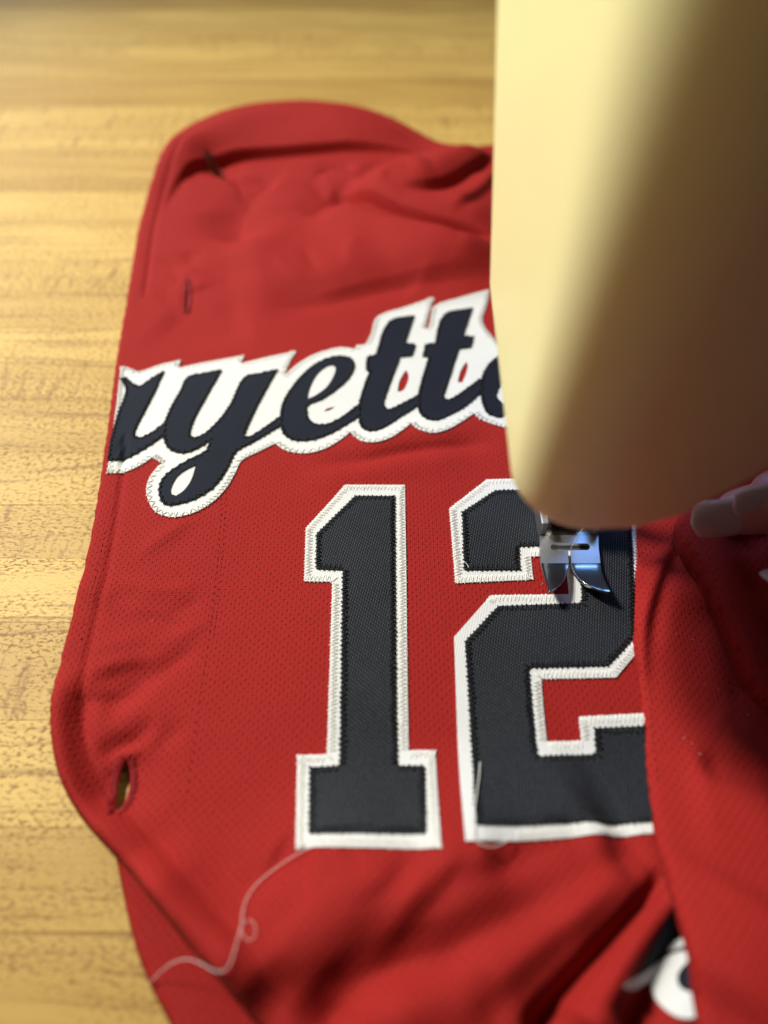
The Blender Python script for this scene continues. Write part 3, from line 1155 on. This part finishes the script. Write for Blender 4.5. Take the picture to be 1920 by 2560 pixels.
# presser bar and needle bar
FX, FY = float(ground(1424, 1352, 5)[0]), 117.0
FZ = float(hA([[FX, FY]])[0]) + T2
mb = MB()
mb.tube([(FX - 1, FY + 12, FZ + 12), (FX - 1, FY + 12, 60)], 3.4, 20)
mb.build('presser_bar', STEEL, machine)
mb = MB()
mb.tube([(FX + 1, FY + 1.5, 30), (FX + 1, FY + 1.5, 60)], 3.0, 20)
mb.build('needle_bar', STEEL, machine)
mb = MB()
mb.tube([(FX + 1, FY + 1.5, 31), (FX + 1, FY + 1.5, 18), (FX + 1, FY + 1.5, 15), (FX + 1, FY + 1.5, 13.2)], [.7, .6, .45, .08], 10)
mb.build('needle', CHROME, machine)
mb = MB()
mb.tube([(71, 149, 48.2), (71, 149, 53)], [10.5, 11], 24)
mb.build('lamp_lens', LAMP, machine)


# presser foot: sole with slot, upturned split toes, hinge block and ankle
def foot_point(px, py, dz):
    g_ = ground(px, py, FZ + dz)
    return (float(g_[0]), float(g_[1]), FZ + dz)


def curve(p, n=10):
    """quadratic through three pixel points"""
    p = np.array(p, float)
    return [(1 - t) ** 2 * p[0] + 2 * t * (1 - t) * p[1] + t * t * p[2] for t in np.linspace(0, 1, n)]


foot = MB()
TH_F = 1.0


def plate(rows_l, rows_r, mb_):
    """a curved plate between two edge lines (lists of (px, py, dz)), given thickness below"""
    n = len(rows_l)
    m = 7
    vs__, fs__ = [], []
    for a, b_ in zip(rows_l, rows_r):
        for j in range(m):
            f = j / (m - 1)
            q = [a[i] + (b_[i] - a[i]) * f for i in range(3)]
            vs__.append(foot_point(*q))
    top = np.array(vs__)
    bot = top - np.array([0, 0, TH_F])
    allv = np.concatenate([top, bot])
    N_ = n * m
    for i in range(n - 1):
        for j in range(m - 1):
            k = i * m + j
            fs__.append((k, k + m, k + m + 1, k + 1))
            fs__.append((N_ + k, N_ + k + 1, N_ + k + m + 1, N_ + k + m))
    for i in range(n - 1):
        k = i * m
        fs__.append((k, N_ + k, N_ + k + m, k + m))
        k = i * m + m - 1
        fs__.append((k, k + m, N_ + k + m, N_ + k))
    for j in range(m - 1):
        fs__.append((j, j + 1, N_ + j + 1, N_ + j))
        k = (n - 1) * m + j
        fs__.append((k, N_ + k, N_ + k + 1, k + 1))
    mb_.add(allv, fs__)


presser = None
# sole: outline with the slot and the split as one plate, cut by constrained triangulation
def slot_ring():
    r = []
    for k in range(9):
        a = -math.pi / 2 + math.pi * k / 8
        r.append((1466 + 8.5 * math.cos(a), 1367 + 8.5 * math.sin(a)))
    r += [(1427, 1375.5), (1426, 1408), (1423, 1408), (1419, 1375.5)]
    for k in range(9):
        a = math.pi / 2 + math.pi * k / 8
        r.append((1386 + 8.5 * math.cos(a), 1367 + 8.5 * math.sin(a)))
    return r


def flat_piece(name, rings_px, dz, thick, mat, parent, tilt=0):
    rr = [gp([(a, b_, FZ + dz) for a, b_ in r]) for r in rings_px]
    return patch(name, rr, dz - thick, dz, mat, parent, hf=lambda P: np.full(len(np.asarray(P).reshape(-1, 2)), FZ), grid=1.5, edge=.7)


sole_out = [(1349, 1338), (1495, 1338), (1497, 1372), (1501, 1408.5), (1429, 1408.5), (1428, 1392), (1428, 1374.5),
            (1466, 1375.5)] + [(1466 + 9 * math.cos(a), 1367 + 8.5 * math.sin(a)) for a in np.linspace(1.2, -1.57, 9)] + \
           [(1420, 1358.5), (1386, 1358.5)] + [(1386 - 9 * math.cos(a), 1367 + 8.5 * math.sin(a)) for a in np.linspace(-1.2, 1.57, 9)] + \
           [(1420.5, 1375.5), (1420.5, 1392), (1421.5, 1408.5), (1352, 1408.5), (1350, 1372)]
presser = flat_piece('presser_foot', [sole_out], 1.5, 1.3, SATIN, machine)
presser['label'] = 'chromed zigzag presser foot'
bevel(presser, .12, 2)
# left toe
lo_ = [(1352, 1407.5, 1.5), (1353, 1416, 1.6), (1357, 1430, 2.1), (1362, 1446, 2.9), (1367, 1462, 3.9), (1371, 1474, 4.7), (1373, 1479, 5.0)]
li_ = [(1421.5, 1407.5, 1.5), (1421, 1416, 1.6), (1418.5, 1430, 2.1), (1413, 1446, 2.9), (1403, 1460, 3.9), (1388, 1472, 4.7), (1377, 1479, 5.0)]
mb = MB()
plate([np.array(p) for p in lo_], [np.array(p) for p in li_], mb)
o = mb.build('toe', CHROME, presser)
bevel(o, .25, 3)
ro_ = [(1429, 1407.5, 1.5), (1429, 1416, 1.6), (1434, 1430, 2.1), (1446, 1446, 2.9), (1466, 1461, 3.9), (1496, 1473, 4.7), (1521, 1479, 5.0)]
re_ = [(1501, 1407.5, 1.5), (1502, 1416, 1.6), (1505, 1430, 2.1), (1510, 1446, 2.9), (1516, 1460, 3.9), (1523, 1472, 4.7), (1526, 1478, 5.0)]
mb = MB()
plate([np.array(p) for p in ro_], [np.array(p) for p in re_], mb)
o = mb.build('toe', CHROME, presser)
bevel(o, .25, 3)
# raised lugs behind the sole and the hinge pin, ankle block
ax0, ay0 = ground(1347, 1338, FZ + 1.5)
ax1, _y = ground(1497, 1338, FZ + 1.5)
ay0 = float(ay0)
for xa, xb in ((ax0, ax0 + 2.0), (ax1 - 2.0, ax1)):
    mb = MB()
    mb.box(xa, xb, ay0 + .1, ay0 + 11, FZ + .3, FZ + 6.5)
    bevel(mb.build('side_lug', SATIN, presser, False), .4, 3)
mb = MB()
mb.box(ax0 + 2.0, ax1 - 2.0, ay0 + .25, ay0 + 11, FZ + .2, FZ + 1.0)
bevel(mb.build('heel', STEEL, presser, False), .2, 2)
mb = MB()
mb.tube([(ax0 + 1, ay0 + 4.6, FZ + 3.6), (ax1 - 1, ay0 + 4.6, FZ + 3.6)], 1.1, 16)
mb.build('hinge_pin', CHROME, presser)
mb = MB()
mb.box(ax0 + 4.2, ax1 - 4.2, ay0 + 3.0, ay0 + 11.5, FZ + 2.3, FZ + 16)
bevel(mb.build('ankle', STEEL, presser, False), .6, 3)

# needle thread, from the slot up into the head
p0 = ground(1426, 1372, FZ + .4)
nt_pts = [tuple(p0) + (FZ + .4,)]
q = at_y(1464, 1311, float(p0[1]) - 1.0)
nt_pts += [tuple(np.array(nt_pts[0]) * .5 + np.array(q) * .5), q]
d_ = np.array(q) - np.array(nt_pts[0])
nt_pts.append(tuple(np.array(q) + d_ / np.linalg.norm(d_) * 14))
thread('needle_thread', nt_pts, 'thin white thread rising from the slot of the presser foot', .11)


# ------------------------------------------------------------------ the hand holding the cloth on the right
def skin_mesh(name, chains, mat):
    """one continuous skin: chains of (x, y, z, r) that share their first vertex with the palm"""
    bm = bmesh.new()
    lay_ = bm.verts.layers.skin.verify()
    cache = {}

    def vert(p):
        k = tuple(round(c, 3) for c in p[:3])
        if k not in cache:
            v = bm.verts.new([c * S for c in p[:3]])
            v[lay_].radius = (p[3] * S, p[3] * S)
            cache[k] = v
        return cache[k]
    for ch in chains:
        for a, b_ in zip(ch[:-1], ch[1:]):
            va, vb = vert(a), vert(b_)
            if va != vb and not bm.edges.get((va, vb)):
                bm.edges.new((va, vb))
    first = vert(chains[0][0])
    first[lay_].use_root = True
    me = bpy.data.meshes.new(name)
    bm.to_mesh(me)
    bm.free()
    o = bpy.data.objects.new(name, me)
    col.objects.link(o)
    me.materials.append(mat)
    sk = o.modifiers.new('skin', 'SKIN')
    sk.use_smooth_shade = True
    ss = o.modifiers.new('round', 'SUBSURF')
    ss.levels = ss.render_levels = 2
    return o


def rp(px, py, z):
    g_ = ground(px, py, z)
    return np.array([float(g_[0]), float(g_[1]), z])


tipI = rp(1782, 1288, 24)
tipM = rp(1868, 1248, 29)
tipT = rp(1962, 1486, 24)
wrist = (232, 96, 52, 20)
palm = (196, 100, 46, 17)
kI, kM, kR, kP = (166, 96, 47, 10), (166, 112, 48, 10), (170, 128, 44, 9.5), (176, 142, 38, 8.5)
idx_ = [palm, kI, (138, 97, 46, 8.6), tuple(tipI + [24, -2, 9]) + (7.6,), tuple(tipI + [9, -.5, 3]) + (6.8,), tuple(tipI) + (5.4,)]
mid_ = [palm, kM, (140, 114, 50, 8.8), tuple(tipM + [26, 3, 8]) + (7.8,), tuple(tipM + [10, 1, 3]) + (6.8,), tuple(tipM) + (5.4,)]
rin_ = [palm, kR, (146, 134, 44, 8), (126, 138, 34, 7.2), (114, 138, 25, 6), (109, 138, 21, 5)]
pin_ = [palm, kP, (156, 150, 36, 7), (140, 154, 28, 6), (131, 154, 22, 5), (127, 154, 19, 4.2)]
th_ = [palm, (178, 76, 38, 12), (150, 70, 31, 10), tuple(tipT + [20, -5, 5]) + (8.4,), tuple(tipT + [8, -1.5, 2]) + (7.6,), tuple(tipT) + (6,)]
hand = skin_mesh('hand', [[palm, wrist, (290, 90, 60, 23), (360, 80, 70, 27)], idx_, mid_, rin_, pin_, th_], SKIN)
tag(hand, 'hand with pale polished fingernails holding the bunched red cloth beside the presser foot', 'hand')


def nail(tip, back, w, l, roll, lift):
    """curved oval nail on the upper side of a fingertip, running past its end"""
    tip = np.array(tip, float)
    ax = tip - np.array(back, float)
    ax /= np.linalg.norm(ax)
    up = np.array(roll, float)
    up -= ax * (up @ ax)
    up /= np.linalg.norm(up)
    si = np.cross(ax, up)
    vs__, fs__ = [], []
    nu, nv = 11, 9
    for layer in (0, 1):
        for i in range(nu):
            f = i / (nu - 1)
            ww = w * math.sqrt(max(0.02, 1 - abs(2 * f - 1) ** 4.5)) * (.92 + .08 * f)
            for j in range(nv):
                g_ = (j / (nv - 1) - .5) * 2
                a = g_ * 1.0
                p = tip + ax * (l * (f - .55)) + si * ww * math.sin(a) / math.sin(1.0) + up * (lift - ww * .55 * (1 - math.cos(a)) - 1.6 * max(0, f - .5) ** 2 * l * .2)
                vs__.append(p - up * (.45 * layer))
    n_ = nu * nv
    for i in range(nu - 1):
        for j in range(nv - 1):
            k = i * nv + j
            fs__.append((k, k + 1, k + nv + 1, k + nv))
            fs__.append((n_ + k, n_ + k + nv, n_ + k + nv + 1, n_ + k + 1))
    bd = [j for j in range(nv)] + [i * nv + nv - 1 for i in range(1, nu)] + [(nu - 1) * nv + j for j in range(nv - 2, -1, -1)] + [i * nv for i in range(nu - 2, 0, -1)]
    for a, b_ in zip(bd, bd[1:] + bd[:1]):
        fs__.append((a, n_ + a, n_ + b_, b_))
    return link_mesh('fingernail', vs__, fs__, NAIL, hand)


nail(tipI, tipI + [9, -.5, 3], 5.0, 13, (-.2, -.75, .6), 5.5)
nail(tipM, tipM + [10, 1, 3], 4.4, 11, (-.2, -.8, .55), 5.6)
nail(tipT, tipT + [8, -1.5, 2], 5.0, 12, (.1, .6, .8), 6.0)



# lint on the cloth
mb = MB()
for _ in range(14):
    onB = random.random() < .6
    px, py = (random.uniform(1640, 1880), random.uniform(1560, 1900)) if onB else (random.uniform(300, 1600), random.uniform(1150, 2200))
    hf = hB if onB else hA
    c = on_surf([(px, py)], hf, .2)[0]
    a = random.uniform(0, TAU)
    L_ = random.uniform(.25, .9)
    pts = []
    for k in range(4):
        f = k / 3 - .5
        q_ = c + L_ * f * np.array([math.cos(a), math.sin(a)]) + rng.normal(0, .09, 2)
        pts.append((q_[0], q_[1], float(hf(q_)[0]) + (.15 if onB else .35) + random.uniform(0, .15)))
    mb.tube(pts, random.uniform(.02, .032), 4)
lint = mb.build('lint', WHITE_T, jersey)
lint['kind'] = 'stuff'
scene.cycles.use_denoising = True
